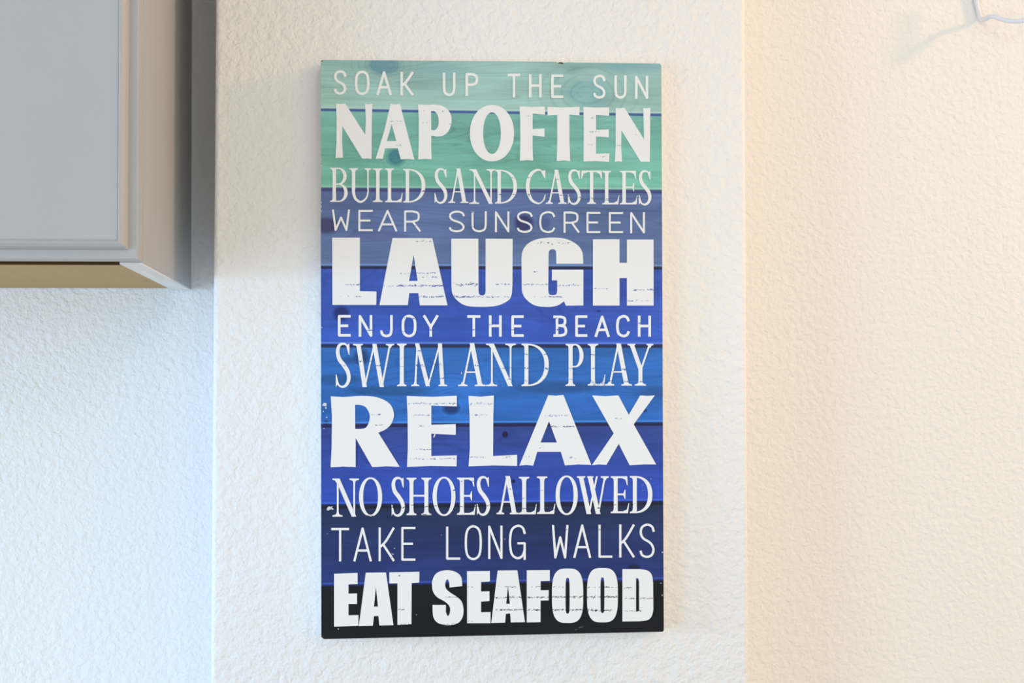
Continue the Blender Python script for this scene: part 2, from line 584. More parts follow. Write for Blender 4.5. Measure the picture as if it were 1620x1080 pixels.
def sans(ch, x0, y0, x1, y1, s):
    g = Glyph()
    x0, y0, x1, y1 = x0 + s/2, y0 + s/2, x1 - s/2, y1 - s/2
    if ch == 'B':
        x0 += 0.12 * (x1 - x0)
    for st in SANS[ch]:
        closed = st.endswith('z')
        q = smooth(parse(st.replace('z', '')), closed, 5)
        # ends of straight strokes reach the outer edge of the letter box
        pts = [(x0 + u*(x1-x0), y0 + v*(y1-y0)) for u, v in q]
        if not closed:
            for a, b in ((0, 1), (-1, -2)):
                dx, dy = pts[a][0]-pts[b][0], pts[a][1]-pts[b][1]
                L = math.hypot(dx, dy)
                if abs(q[a][1]) < .01 or abs(q[a][1]-1) < .01 or abs(q[a][0]-1) < .01:
                    pts[a] = (pts[a][0] + dx/L*s*.45, pts[a][1] + dy/L*s*.45)
        g.stroke(pts, s, closed)
    return g


def serif(ch, x0, y0, x1, y1, s, h):
    g = Glyph()
    W, H = x1 - x0, y1 - y0

    def stem(xl, xr, el, er, top=True, bot=True, ya=None, yb=None):
        ya, yb = (y0 if ya is None else ya), (y1 if yb is None else yb)
        p = []
        if top:
            p += [(xl-el, ya), (xr+er, ya), (xr+er, ya+h*.75), (xr+er*.4, ya+h*1.05), (xr+er*.1, ya+h*1.7), (xr, ya+h*3)]
        else:
            p += [(xl, ya), (xr, ya)]
        if bot:
            p += [(xr, yb-h*3), (xr+er*.1, yb-h*1.7), (xr+er*.4, yb-h*1.05), (xr+er, yb-h*.75), (xr+er, yb), (xl-el, yb), (xl-el, yb-h*.75),
                  (xl-el*.4, yb-h*1.05), (xl-el*.1, yb-h*1.7), (xl, yb-h*3)]
        else:
            p += [(xr, yb), (xl, yb)]
        if top:
            p += [(xl, ya+h*3), (xl-el*.1, ya+h*1.7), (xl-el*.4, ya+h*1.05), (xl-el, ya+h*.75)]
        g.poly(p)

    def diag(xa, xb, wd, ya=None, yb=None):
        ya, yb = (y0 if ya is None else ya), (y1 if yb is None else yb)
        g.poly([(xa-wd/2, ya), (xa+wd/2, ya), (xb+wd/2, yb), (xb-wd/2, yb)])

    def foot(xc, l, r, y, up_):
        d = -1 if up_ else 1
        g.poly([(xc-l, y), (xc+r, y), (xc+r, y+d*h*.75), (xc+r*.45, y+d*h*1.1), (xc+r*.2, y+d*h*2.4), (xc-l*.2, y+d*h*2.4), (xc-l*.45, y+d*h*1.1), (xc-l, y+d*h*.75)])

    e = min(s * .95, W * .3)

    def arm_up(xs):      # bottom arm with rising beak
        g.poly([(xs, y1-h), (x1-W*.33, y1-h*1.1), (x1-W*.12, y1-H*.1), (x1-W*.03, y1-H*.27), (x1, y1-H*.27), (x1-W*.06, y1), (xs, y1)])

    def arm_down(xs, xe):
        g.poly([(xs, y0), (xe-W*.02, y0), (xe, y0+H*.24), (xe-W*.035, y0+H*.24), (xe-W*.12, y0+H*.1), (xe-W*.3, y0+h*1.1), (xs, y0+h)])
    if ch == 'I':
        xc = (x0+x1)/2
        stem(xc-s/2, xc+s/2, (W-s)/2, (W-s)/2)
    elif ch == 'L':
        stem(x0+e*.85, x0+e*.85+s, e*.85, e*.85)
        arm_up(x0+e)
    elif ch == 'E':
        stem(x0+e*.8, x0+e*.8+s, e*.8, e*.2)
        arm_up(x0+e)
        arm_down(x0+e, x1-W*.08)
        ym = y0+H*.49
        xm = x1-W*.2
        g.poly([(x0+e+s*.5, ym-h/2), (xm-h*1.2, ym-h/2), (xm-h*.4, ym-H*.12), (xm, ym-H*.13), (xm, ym+H*.13), (xm-h*.4, ym+H*.12), (xm-h*1.2, ym+h/2), (x0+e+s*.5, ym+h/2)])
    elif ch == 'T':
        xc = (x0+x1)/2
        stem(xc-s/2, xc+s/2, s*.8, s*.8, False, True)
        arm_down(xc, x1)
        g.poly([(xc, y0), (x0+W*.02, y0), (x0, y0+H*.24), (x0+W*.035, y0+H*.24), (x0+W*.12, y0+H*.1), (x0+W*.3, y0+h*1.1), (xc, y0+h)])
    elif ch in 'DPB':
        stem(x0+e*.8, x0+e*.8+s, e*.8, e*.7 if ch == 'P' else 1)
        xc = x0+e*.8+s*.5
        cy = (y0+y1)/2
        if ch == 'D':
            g.ring(xc, cy, x1-xc, H/2, x1-xc-s*1.1, H/2-h*.9, -90, 90, None, 2.25)
        else:
            ym = y0+H*(.56 if ch == 'P' else .48)
            for a, b, xe in ([(y0, ym, x1)] if ch == 'P' else [(y0, ym+h*.4, x1-W*.06), (ym-h*.4, y1, x1)]):
                gy = (a+b)/2
                xe0 = xc+(xe-xc)*.35
                n0 = len(g.polys)
                # straight lead-in then half ring
                g.poly([(xc, a), (xe0, a), (xe0, a+h*.9), (xc, a+h*.9)])
                g.poly([(xc, b), (xe0, b), (xe0, b-h*.9), (xc, b-h*.9)])
                for k in range(16):
                    u, v = [math.radians(-90+180*q/16) for q in (k, k+1)]
                    rx, ry = xe-xe0, (b-a)/2
                    ixr, iyr = max(rx-s*1.02, 4), ry-h*.9
                    g.poly([(xe0+rx*math.cos(u), gy+ry*math.sin(u)), (xe0+rx*math.cos(v), gy+ry*math.sin(v)),
                            (xe0+ixr*math.cos(v), gy+iyr*math.sin(v)), (xe0+ixr*math.cos(u), gy+iyr*math.sin(u))])
    elif ch == 'O':
        g.ring((x0+x1)/2, (y0+y1)/2, W/2, H/2, W/2-s*1.05, H/2-h*.95, 0, 360, None, 2.1, 40)
    elif ch == 'C':
        q = smooth(parse(".93,.16 ~.78,.045 ~.56,.022 ~.27,.13 ~.10,.36 ~.10,.62 ~.27,.87 ~.6,.977 ~.82,.93 .96,.80"), False, 5)
        n = len(q)
        wd = [h*.8 + (s*1.1-h*.8) * max(0, math.sin(math.pi*min(1, max(0, (k/(n-1)-.1)/.75)))) ** 1.2 for k in range(n)]
        g.stroke([(x0+u*W, y0+v*H) for u, v in q], wd)
        g.poly([(x1-W*.12, y0+H*.04), (x1-W*.02, y0+H*.02), (x1-W*.03, y0+H*.26), (x1-W*.07, y0+H*.25), (x1-W*.24, y0+H*.07)])
        g.poly([(x1-W*.04, y0+H*.72), (x1, y0+H*.73), (x1-W*.07, y0+H*.89), (x1-W*.16, y0+H*.93)])
    elif ch == 'S':
        q = smooth(parse(".86,.2 ~.74,.06 ~.5,.022 ~.25,.06 ~.14,.19 ~.25,.36 ~.55,.5 ~.8,.64 ~.87,.8 ~.72,.93 ~.46,.978 ~.2,.93 .06,.76"), False, 5)
        n = len(q)
        wd = [h*.8 + (s*1.05-h*.8) * max(0, math.sin(math.pi*k/(n-1))) ** 1.6 for k in range(n)]
        g.stroke([(x0+u*W, y0+v*H) for u, v in q], wd)
        g.poly([(x0+W*.82, y0+H*.03), (x0+W*.91, y0+H*.02), (x0+W*.92, y0+H*.27), (x0+W*.86, y0+H*.26), (x0+W*.7, y0+H*.07)])
        g.poly([(x0+W*.01, y0+H*.7), (x0+W*.07, y0+H*.71), (x0+W*.22, y0+H*.92), (x0+W*.1, y0+H*.94), (x0+W*.02, y0+H*.985)])
    elif ch == 'U':
        xa, xb = x0+e*.85+s/2, x1-e*.8-h/2
        stem(xa-s/2, xa+s/2, e*.85, e*.85, True, False, y0, y0+H*.6)
        stem(xb-h/2, xb+h/2, e*.8, e*.8, True, False, y0, y0+H*.6)
        yb = y1-h*.6
        q = smooth([(xa, y0+H*.55, False), (xa, y0+H*.7, True), (xa+(xb-xa)*.13, y0+H*.88, True), ((xa+xb)/2, yb, True),
                    (xb-(xb-xa)*.13, y0+H*.87, True), (xb, y0+H*.7, True), (xb, y0+H*.55, False)], False, 5)
        n = len(q)
        g.stroke(q, [s + (h-s)*min(1, max(0, (k/(n-1)-.05)/.7)) for k in range(n)])
    elif ch == 'A':
        l, r = W*.17, W*.8
        ap = x0+W*.5
        diag(ap-s*.12, x0+l, h*1.1, y0+H*.02)
        diag(ap, x0+r, s*1.15)
        t = .66
        g.poly([(x0+l+(ap-x0-l)*(1-t)*1.0, y0+H*t), (ap+(x0+r-ap)*t, y0+H*t), (ap+(x0+r-ap)*t, y0+H*t+h*.8), (x0+l+(ap-x0-l)*(1-t), y0+H*t+h*.8)])
        foot(x0+l, W*.17, W*.17, y1, True)
        foot(x0+r, W*.2, W*.2, y1, True)
    elif ch == 'N':
        xa, xb = x0+W*.21, x1-W*.16
        stem(xa-h/2, xa+h/2, W*.17, W*.15, False, True, y0+H*.03)
        stem(xb-h/2, xb+h/2, W*.15, W*.15, True, False)
        diag(xa-h*.2, xb-s*.05, s*1.15)
        foot(xa-h*.3, W*.18, h*.3, y0, False)
    elif ch == 'H':
        xa, xb = x0+e*.8+s/2, x1-e*.8-s/2
        stem(xa-s/2, xa+s/2, e*.8, e*.8)
        stem(xb-s/2, xb+s/2, e*.8, e*.8)
        g.poly([(xa, y0+H*.48-h/2), (xb, y0+H*.48-h/2), (xb, y0+H*.48+h/2), (xa, y0+H*.48+h/2)])
    elif ch == 'M':
        xa, xb, xm = x0+W*.12, x1-W*.13, x0+W*.47
        diag(x0+W*.18, xa, h*1.15)
        diag(x0+W*.17, xm, s*1.05)
        diag(x1-W*.2, xm, h*1.0)
        diag(x1-W*.2, xb, s*1.02)
        foot(xa, W*.11, W*.11, y1, True)
        foot(xb, W*.11, W*.13, y1, True)
    elif ch == 'W':
        a, b, c, d, f_ = x0+W*.13, x0+W*.285, x0+W*.52, x0+W*.70, x1-W*.1
        diag(a, b, s*1.1)
        diag(c, b, h)
        diag(c, d, s*1.1)
        diag(f_, d, h*1.1)
        foot(a, W*.13, W*.11, y0, False)
        foot(f_, W*.1, W*.1, y0, False)
    elif ch == 'w':      # the crossing form
        a, b, c, c2, d, f_ = x0+W*.12, x0+W*.37, x0+W*.60, x0+W*.40, x0+W*.66, x1-W*.13
        diag(a, b, s*1.15)
        diag(x0+W*.62, b, h)
        diag(c2, d, s*1.15)
        diag(f_, d, h)
        foot(a, W*.12, W*.14, y0, False)
        foot(c2, W*.08, W*.11, y0, False)
        foot(f_, W*.13, W*.12, y0, False)
    elif ch == 'Y':
        xm, ym = x0+W*.5, y0+H*.6
        diag(x0+W*.16, xm, s*1.1, y0, ym)
        diag(x1-W*.14, xm+s*.2, h*1.1, y0, ym)
        stem(xm-s/2, xm+s/2, W*.14, W*.14, False, True, ym-H*.06)
        foot(x0+W*.16, W*.16, W*.14, y0, False)
        foot(x1-W*.14, W*.12, W*.14, y0, False)
    return g


def bold(*loops):
    g = Glyph()
    g.fill(*loops)
    return g


def oval(cx, cy, rx, ry, ix, iy, ex, iex=None):
    g = Glyph()
    iex = iex or ex

    def pt(r1, r2, a, e):
        ca, sa = math.cos(a), math.sin(a)
        return (cx + r1*math.copysign(abs(ca)**(2/e), ca), cy + r2*math.copysign(abs(sa)**(2/e), sa))
    n = 56
    for k in range(n):
        u, v = 2*math.pi*k/n, 2*math.pi*(k+1)/n
        g.poly([pt(rx, ry, u, ex), pt(rx, ry, v, ex), pt(ix, iy, v, iex), pt(ix, iy, u, iex)])
    return g


LINES = []


def sans_line(label, stroke, *rows):
    LINES.append((label, [(c, sans(ch, x0, y0, x1, y1, stroke)) for c, ch, x0, x1, y0, y1 in rows]))


def serif_line(label, s, h, *rows):
    LINES.append((label, [(c, serif(ch, x0, y0, x1, y1, s, h)) for c, ch, x0, x1, y0, y1 in rows]))


def bold_line(label, *gl):
    LINES.append((label, list(gl)))


sans_line('thin spaced line SOAK UP THE SUN', 23,
          ('A', 'S', 163, 277, 152, 375), ('A', 'O', 357, 487, 155, 378), ('A', 'A', 553, 692, 160, 380), ('A', 'K', 772, 892, 165, 382),
          ('A', 'U', 1160, 1276, 172, 388), ('A', 'P', 1368, 1484, 177, 388), ('B', 'T', 190, 308, 183, 402), ('B', 'H', 386, 502, 186, 402),
          ('B', 'E', 590, 702, 190, 405), ('B', 'S', 973, 1087, 192, 412), ('B', 'U', 1168, 1280, 198, 412), ('B', 'N', 1357, 1478, 202, 414))
bold_line('bold flared line NAP OFTEN',
          ('A', bold("183,457 225,460 268,455 450,742 456,600 448,460 480,463 515,458 510,600 508,962 465,958 422,960 240,662 238,800 246,953 212,951 178,955 187,800 188,600")),
          ('A', bold("682,460 725,464 768,460 900,968 840,963 775,966 748,865 632,865 610,962 575,959 545,962 620,720", "692,645 648,800 735,800")),
          ('A', bold("933,465 1010,470 ~1100,466 ~1180,490 ~1230,550 ~1240,620 ~1222,690 ~1180,740 ~1120,758 1055,750 1054,860 1058,965 995,962 935,968 940,800 940,600",
                     "1052,525 ~1085,528 ~1112,560 ~1122,615 ~1115,665 ~1090,697 1055,698")),
          ('A', oval(1610, 727, 202, 258, 81, 190, 2.08)),
          ('B', bold("300,480 415,488 532,483 533,558 420,548 420,690 528,684 530,760 420,748 419,850 425,978 364,974 303,980 307,800 306,600")),
          ('B', bold("555,487 700,492 848,487 848,565 757,558 757,800 763,983 705,976 641,983 645,800 645,560 557,565")),
          ('B', bold("885,487 1000,493 1120,490 1120,568 1000,560 1000,697 1117,692 1117,765 1000,757 1000,915 1122,912 1120,990 1000,983 886,986 888,700")),
          ('B', bold("1180,497 1220,499 1260,494 1440,785 1437,640 1432,497 1465,499 1497,495 1494,800 1492,990 1450,988 1410,990 1232,700 1230,840 1238,988 1205,984 1172,988 1180,840")))
serif_line('narrow serif line BUILD SAND CASTLES', 31, 13,
           ('C', 'B', 128, 290, 60, 372), ('C', 'U', 303, 505, 64, 380), ('C', 'I', 520, 610, 65, 373), ('C', 'L', 632, 792, 66, 375),
           ('C', 'D', 797, 1000, 70, 378), ('C', 'S', 1083, 1203, 65, 388), ('C', 'A', 1210, 1395, 66, 382), ('C', 'N', 1400, 1640, 73, 390),
           ('D', 'D', 75, 277, 78, 388), ('D', 'C', 360, 540, 73, 393), ('D', 'A', 540, 732, 78, 390), ('D', 'S', 742, 862, 76, 398),
           ('D', 'T', 863, 1055, 85, 390), ('D', 'L', 1057, 1213, 88, 395), ('D', 'E', 1218, 1380, 88, 395), ('D', 'S', 1390, 1508, 84, 403))
sans_line('thin wide line WEAR SUNSCREEN', 18,
          ('C', 'W', 147, 310, 442, 638), ('C', 'E', 387, 520, 445, 640), ('C', 'A', 567, 742, 445, 642), ('C', 'R', 806, 958, 450, 645),
          ('C', 'S', 1215, 1360, 452, 650), ('C', 'U', 1423, 1562, 457, 650), ('D', 'N', 75, 207, 458, 650), ('D', 'S', 275, 420, 457, 655),
          ('D', 'C', 482, 625, 457, 657), ('D', 'R', 703, 848, 460, 655), ('D', 'E', 913, 1040, 463, 657), ('D', 'E', 1117, 1248, 465, 657),
          ('D', 'N', 1313, 1447, 465, 660))
bold_line('largest block word LAUGH',
          ('E', bold("148,63 401,63 401,552 553,555 551,678 150,678")),
          ('E', bold("700,66 1064,68 1203,682 950,682 936,570 853,570 840,680 580,680", "893,218 851,460 930,458")),
          ('E', bold("1238,72 1485,72 1487,550 ~1494,580 ~1520,592 ~1545,580 1552,550 1552,72 1799,74 1797,500 ~1788,590 ~1755,640 ~1660,684 ~1520,696 ~1370,684 ~1285,630 ~1247,570 1240,500")),
          ('F', bold("883,302 637,302 636,215 ~630,180 ~602,168 ~572,182 566,220 563,540 ~570,578 ~602,588 ~636,580 645,550 645,453 596,453 597,356 884,356 884,683 724,685 708,645 ~650,682 ~560,697 ~440,682 ~360,625 ~325,560 320,490 318,250 ~330,180 ~380,115 ~470,75 ~600,62 ~730,76 ~830,130 ~872,190 882,250")),
          ('F', bold("972,78 1215,78 1215,293 1283,293 1283,80 1526,80 1527,684 1283,684 1283,432 1215,432 1215,684 972,684")))
sans_line('small spaced line ENJOY THE BEACH', 24,
          ('E', 'E', 200, 318, 770, 968), ('E', 'N', 390, 515, 770, 970), ('E', 'J', 585, 702, 770, 974), ('E', 'O', 785, 917, 768, 974),
          ('E', 'Y', 980, 1120, 770, 970), ('E', 'T', 1383, 1505, 772, 970), ('F', 'H', 20, 137, 772, 970), ('F', 'E', 225, 340, 773, 970),
          ('F', 'B', 607, 737, 775, 970), ('F', 'E', 810, 922, 773, 970), ('F', 'A', 988, 1125, 775, 972), ('F', 'C', 1185, 1308, 770, 974),
          ('F', 'H', 1383, 1503, 775, 970))
serif_line('tall serif line SWIM AND PLAY', 36, 15,
           ('G', 'S', 178, 318, 330, 742), ('G', 'W', 338, 715, 340, 735), ('G', 'I', 742, 828, 338, 728), ('G', 'M', 868, 1200, 335, 727),
           ('G', 'A', 1300, 1553, 333, 727), ('H', 'N', -10, 262, 338, 727), ('H', 'D', 318, 568, 338, 727), ('H', 'P', 722, 886, 340, 725),
           ('H', 'L', 925, 1085, 340, 722), ('H', 'A', 1083, 1330, 336, 722), ('H', 'Y', 1288, 1525, 340, 722))
bold_line('huge flared word RELAX',
          ('I', bold("135,125 250,132 ~420,122 ~560,135 ~670,190 ~712,280 ~692,370 ~640,425 570,458 765,770 640,765 515,774 362,507 362,774 250,768 133,776 143,600 145,300",
                     "358,203 ~405,205 ~455,225 ~490,290 ~485,360 ~455,412 ~410,423 358,423")),
          ('I', bold("830,122 1060,130 1288,120 1288,218 1055,210 1055,386 1278,380 1278,478 1055,467 1055,672 1288,665 1286,766 1050,762 833,771 840,600 838,300")),
          ('I', bold("1395,122 1510,128 1627,118 1622,300 1620,672 1840,660 1840,762 1620,758 1396,766 1408,600 1405,300")),
          ('J', bold("563,115 632,120 702,113 957,752 840,748 716,758 678,633 462,633 425,760 362,753 298,760", "570,352 492,548 642,548")),
          ('J', bold("965,117 1085,125 1205,117 1300,295 1405,117 1470,122 1538,117 1345,382 1550,748 1430,748 1308,756 1208,560 1095,752 1030,748 963,755 1162,465")))
serif_line('serif line NO SHOES ALLOWED', 36, 16,
           ('K', 'N', 148, 388, 183, 532), ('K', 'O', 393, 605, 172, 530), ('K', 'S', 690, 812, 170, 530), ('K', 'H', 828, 1055, 176, 518),
           ('K', 'O', 1067, 1276, 167, 526), ('K', 'E', 1290, 1462, 175, 515), ('K', 'S', 1470, 1592, 163, 522), ('L', 'A', 90, 293, 160, 510),
           ('L', 'L', 295, 457, 168, 510), ('L', 'L', 460, 627, 164, 507), ('L', 'O', 630, 833, 155, 517), ('L', 'w', 826, 1120, 162, 508),
           ('L', 'E', 1135, 1303, 162, 500), ('L', 'D', 1310, 1516, 160, 500))
sans_line('thin spaced line TAKE LONG WALKS', 20.5,
          ('K', 'T', 138, 303, 635, 942), ('K', 'A', 342, 510, 630, 942), ('K', 'K', 572, 718, 630, 940), ('K', 'E', 780, 910, 625, 935),
          ('K', 'L', 1190, 1320, 622, 926), ('K', 'O', 1363, 1515, 610, 930), ('L', 'N', 13, 145, 613, 920), ('L', 'G', 205, 357, 605, 922),
          ('L', 'W', 597, 748, 607, 915), ('L', 'A', 793, 955, 602, 910), ('L', 'L', 1022, 1150, 605, 908), ('L', 'K', 1212, 1353, 602, 906),
          ('L', 'S', 1397, 1537, 595, 910))
bold_line('heavy condensed line EAT SEAFOOD',
          ('M', bold("165,360 380,352 380,455 297,457 297,542 375,540 375,636 297,636 297,740 388,738 388,836 165,843")),
          ('M', bold("455,350 640,348 708,830 580,833 570,745 530,748 520,835 392,838", "548,478 530,660 567,660")),
          ('M', bold("670,347 946,342 944,440 875,445 873,822 745,828 745,447 672,448")),
          ('M', bold("1338,472 1222,485 1220,440 ~1203,410 ~1183,440 ~1187,490 ~1225,530 ~1290,572 ~1335,620 ~1350,700 ~1335,770 ~1290,815 ~1205,830 ~1120,812 ~1077,765 1067,700 1067,645 1188,645 1188,710 ~1207,748 ~1226,710 ~1222,660 ~1180,615 ~1110,575 ~1070,520 ~1062,440 ~1085,375 ~1130,340 ~1205,327 ~1280,345 ~1328,390")),
          ('M', bold("1382,337 1590,335 1590,430 1510,435 1510,522 1587,520 1587,610 1510,615 1510,712 1597,710 1597,812 1383,812")),
          ('N', bold("100,330 280,328 350,803 220,805 215,723 175,725 168,807 42,810", "195,465 178,635 212,635")),
          ('N', bold("367,328 577,326 576,425 493,427 493,512 567,510 566,603 493,605 492,803 367,805")),
          ('N', oval(740, 561, 143, 249, 19, 163, 3.2, 4.0)), ('N', oval(1059, 556, 141, 249, 18, 163, 3.2, 4.0)),
          ('N', bold("1242,318 1400,318 ~1470,330 ~1510,370 1522,440 1524,690 ~1510,745 ~1475,782 1400,794 1242,796", "1366,400 ~1385,402 1394,430 1395,690 ~1388,703 1366,705")))

for label, glyphs in LINES:
    ws = [t for t in label.split() if t.isupper()]
    k = 0
    for word in ws:
        bm = bmesh.new()
        for crop, g in glyphs[k:k + len(word)]:
            emit(bm, g, crop)
        k += len(word)
        o = from_bm('printed_word', bm, M_LETTER, sign)
        o['label'] = ' '.join(t for t in label.split() if not t.isupper()).replace(' line', '') .replace(' word', '') + ' white word ' + word
    assert k == len(glyphs), label

# ------------------------------------------------------------------ worn spots where the white print has rubbed off
WORN = [
    ('E', 620, 760, 505, 12, .5), ('E', 750, 1165, 502, 12, 1.6), ('E', 1240, 1480, 490, 24, 1.3), ('E', 945, 1170, 604, 12, 1.1), ('E', 1260, 1620, 604, 14, 1.2),
    ('E', 735, 860, 392, 8, .5), ('E', 920, 1110, 388, 12, .9), ('E', 950, 1115, 425, 10, .6), ('E', 270, 400, 492, 10, .8), ('E', 340, 402, 490, 12, 1.6), ('E', 350, 410, 601, 8, 1),
    ('E', 900, 1055, 97, 8, .5), ('E', 200, 300, 598, 8, .2), ('F', 70, 215, 489, 10, .9), ('F', 10, 205, 605, 10, .7), ('F', 325, 560, 492, 10, 1), ('F', 645, 860, 500, 14, 1),
    ('F', 570, 695, 605, 7, 1.6), ('F', 395, 540, 605, 6, .3), ('F', 460, 830, 112, 18, .6), ('F', 425, 470, 375, 6, 1), ('F', 985, 1110, 530, 8, .6), ('F', 1340, 1440, 540, 10, 1.3),
    ('F', 1475, 1526, 538, 14, 2), ('F', 1283, 1340, 642, 6, 1.6), ('F', 1370, 1520, 640, 14, .4),
    ('I', 850, 1280, 192, 10, .8), ('I', 890, 1050, 297, 8, .9), ('I', 910, 1050, 612, 8, .8), ('I', 860, 1275, 697, 10, .7), ('I', 1410, 1610, 192, 14, .8), ('I', 1410, 1560, 296, 8, .8),
    ('I', 1410, 1540, 682, 10, .9), ('I', 500, 595, 292, 6, .7), ('I', 540, 620, 390, 8, .8), ('I', 920, 1040, 397, 6, .4), ('J', 520, 740, 302, 12, .8), ('J', 590, 805, 402, 8, 1.2),
    ('J', 475, 522, 595, 6, .8), ('J', 760, 812, 686, 8, .5), ('J', 345, 402, 677, 6, .6), ('J', 1180, 1250, 332, 6, .5), ('J', 0, 45, 200, 6, .6), ('J', 170, 230, 680, 5, .5),
    ('N', 75, 310, 480, 8, .5), ('N', 365, 700, 480, 8, .4), ('N', 920, 1200, 483, 8, .6), ('N', 1250, 1430, 488, 6, .4), ('N', 70, 320, 576, 14, 1.1), ('N', 370, 565, 574, 10, 1.2),
    ('N', 600, 880, 571, 14, 1.3), ('N', 920, 1200, 571, 14, 1.4), ('N', 1250, 1525, 585, 8, .8), ('N', 75, 335, 688, 10, 1.2), ('N', 370, 490, 688, 12, 1.3), ('N', 600, 880, 690, 12, 1.2),
    ('N', 925, 1140, 694, 14, 1.2), ('N', 1250, 1425, 700, 8, .6), ('M', 1390, 1432, 480, 8, .8), ('M', 1185, 1285, 573, 8, .8), ('M', 755, 815, 686, 8, 1.5), ('M', 740, 775, 376, 6, .8),
    ('M', 1390, 1430, 795, 14, .6), ('M', 745, 870, 822, 6, .8), ('M', 1110, 1290, 820, 9, .6),
    ('A', 970, 1028, 630, 8, .8), ('A', 680, 790, 617, 6, .6), ('A', 730, 776, 836, 6, 1), ('A', 1200, 1237, 645, 8, .9), ('A', 985, 1012, 520, 6, .6), ('A', 1130, 1170, 525, 6, .6),
    ('B', 950, 985, 590, 16, .7), ('B', 1035, 1092, 940, 10, 1), ('B', 1180, 1230, 840, 6, 1.4), ('B', 915, 975, 832, 6, .7), ('B', 930, 1060, 712, 8, .5), ('B', 370, 405, 570, 8, .5), ('B', 1310, 1370, 740, 6, .4),
    ('G', 395, 420, 500, 10, 2), ('G', 480, 520, 500, 8, 2), ('G', 555, 590, 540, 6, 2.5), ('G', 215, 275, 540, 14, .9), ('G', 765, 800, 470, 30, .5), ('G', 765, 800, 545, 10, 1),
    ('G', 905, 955, 410, 18, 1.2), ('G', 905, 990, 535, 16, 1.7), ('G', 1060, 1160, 525, 20, 1.4), ('G', 1125, 1165, 655, 6, 2), ('G', 1370, 1480, 535, 18, 1.2), ('G', 990, 1050, 650, 8, .8),
    ('H', 130, 245, 560, 14, 1.4), ('H', 330, 385, 435, 8, 1.6), ('H', 520, 560, 435, 8, 1.8), ('H', 340, 380, 565, 16, 2), ('H', 530, 570, 568, 14, 3), ('H', 740, 790, 565, 20, 1.6),
    ('H', 945, 985, 437, 8, 2), ('H', 945, 985, 568, 16, 1.8), ('H', 195, 245, 665, 10, 1.8), ('H', 335, 400, 690, 30, .8), ('H', 515, 545, 662, 8, 1.8), ('H', 740, 785, 665, 10, 1.4),
    ('H', 945, 1085, 700, 34, 1.9), ('H', 1140, 1160, 590, 8, 2), ('H', 1230, 1275, 575, 10, 1.6), ('H', 1100, 1150, 675, 8, 1.4), ('H', 1255, 1295, 685, 8, 1.4), ('H', 1390, 1430, 685, 8, 1.4),
    ('C', 960, 1000, 275, 8, 1.8), ('D', 360, 410, 150, 10, 1.1), ('D', 370, 400, 305, 14, 1.4), ('D', 600, 660, 165, 14, .8), ('D', 660, 700, 310, 12, 1.2), ('D', 740, 765, 318, 8, 2.2),
    ('D', 225, 280, 152, 6, 1.4), ('D', 100, 140, 305, 6, 1.4), ('D', 230, 260, 305, 8, 1.2), ('D', 940, 985, 340, 18, 1), ('D', 1085, 1125, 345, 20, 1), ('D', 1365, 1400, 330, 10, 1.5), ('D', 830, 860, 330, 12, 1.2),
    ('C', 1420, 1450, 600, 8, 1.8), ('C', 890, 930, 590, 10, 1.6), ('C', 1425, 1450, 465, 6, 1),
    ('E', 430, 520, 910, 8, 2), ('E', 785, 840, 795, 8, 1.6), ('E', 880, 920, 800, 6, 1.8), ('E', 1030, 1065, 905, 10, 2), ('E', 1425, 1460, 908, 6, 2), ('E', 595, 630, 915, 6, 1), ('E', 785, 830, 920, 6, 1.3),
    ('F', 225, 262, 905, 7, 2.4), ('F', 620, 655, 905, 14, 1.6), ('F', 1385, 1420, 845, 8, 1.8), ('F', 625, 650, 800, 8, 1.4), ('F', 20, 50, 860, 5, 1),
    ('K', 690, 815, 445, 10, 1.3), ('K', 860, 900, 425, 8, 1.4), ('K', 985, 1025, 440, 14, 1.3), ('K', 1075, 1110, 435, 12, 1.2), ('K', 1315, 1460, 440, 6, 1.2), ('K', 1470, 1590, 430, 8, 1.1),
    ('K', 970, 1050, 512, 6, 1.6), ('K', 465, 525, 525, 6, 1.4), ('K', 1330, 1445, 210, 8, .9), ('K', 1235, 1275, 290, 6, 1), ('L', 320, 360, 455, 10, 1), ('L', 430, 460, 440, 10, 1.4), ('L', 540, 640, 465, 10, 1.3),
    ('L', 1010, 1045, 455, 16, 1.2), ('L', 1340, 1370, 410, 24, 1), ('L', 1160, 1300, 425, 8, .8), ('L', 195, 220, 280, 6, 1.4), ('L', 490, 520, 290, 6, 1), ('L', 325, 355, 365, 6, 1.2),
    ('L', 1025, 1055, 648, 12, 2.6), ('L', 728, 750, 650, 8, 1.6), ('K', 1420, 1460, 640, 6, 1), ('K', 1410, 1440, 888, 6, 1.2), ('K', 690, 715, 905, 8, .8),
]
bm = bmesh.new()
PXL = KS


def fleck(bm, cx, cy, rx, ry, rot, off, n=7):
    vs = []
    for k in range(n):
        a = 2*math.pi*k/n
        r = random.uniform(.55, 1.15)
        x, y = rx*r*math.cos(a), ry*r*math.sin(a)
        vs.append(bm.verts.new(loc(cx + x*math.cos(rot) - y*math.sin(rot), cy + x*math.sin(rot) + y*math.cos(rot), off)))
    bm.faces.new(vs)


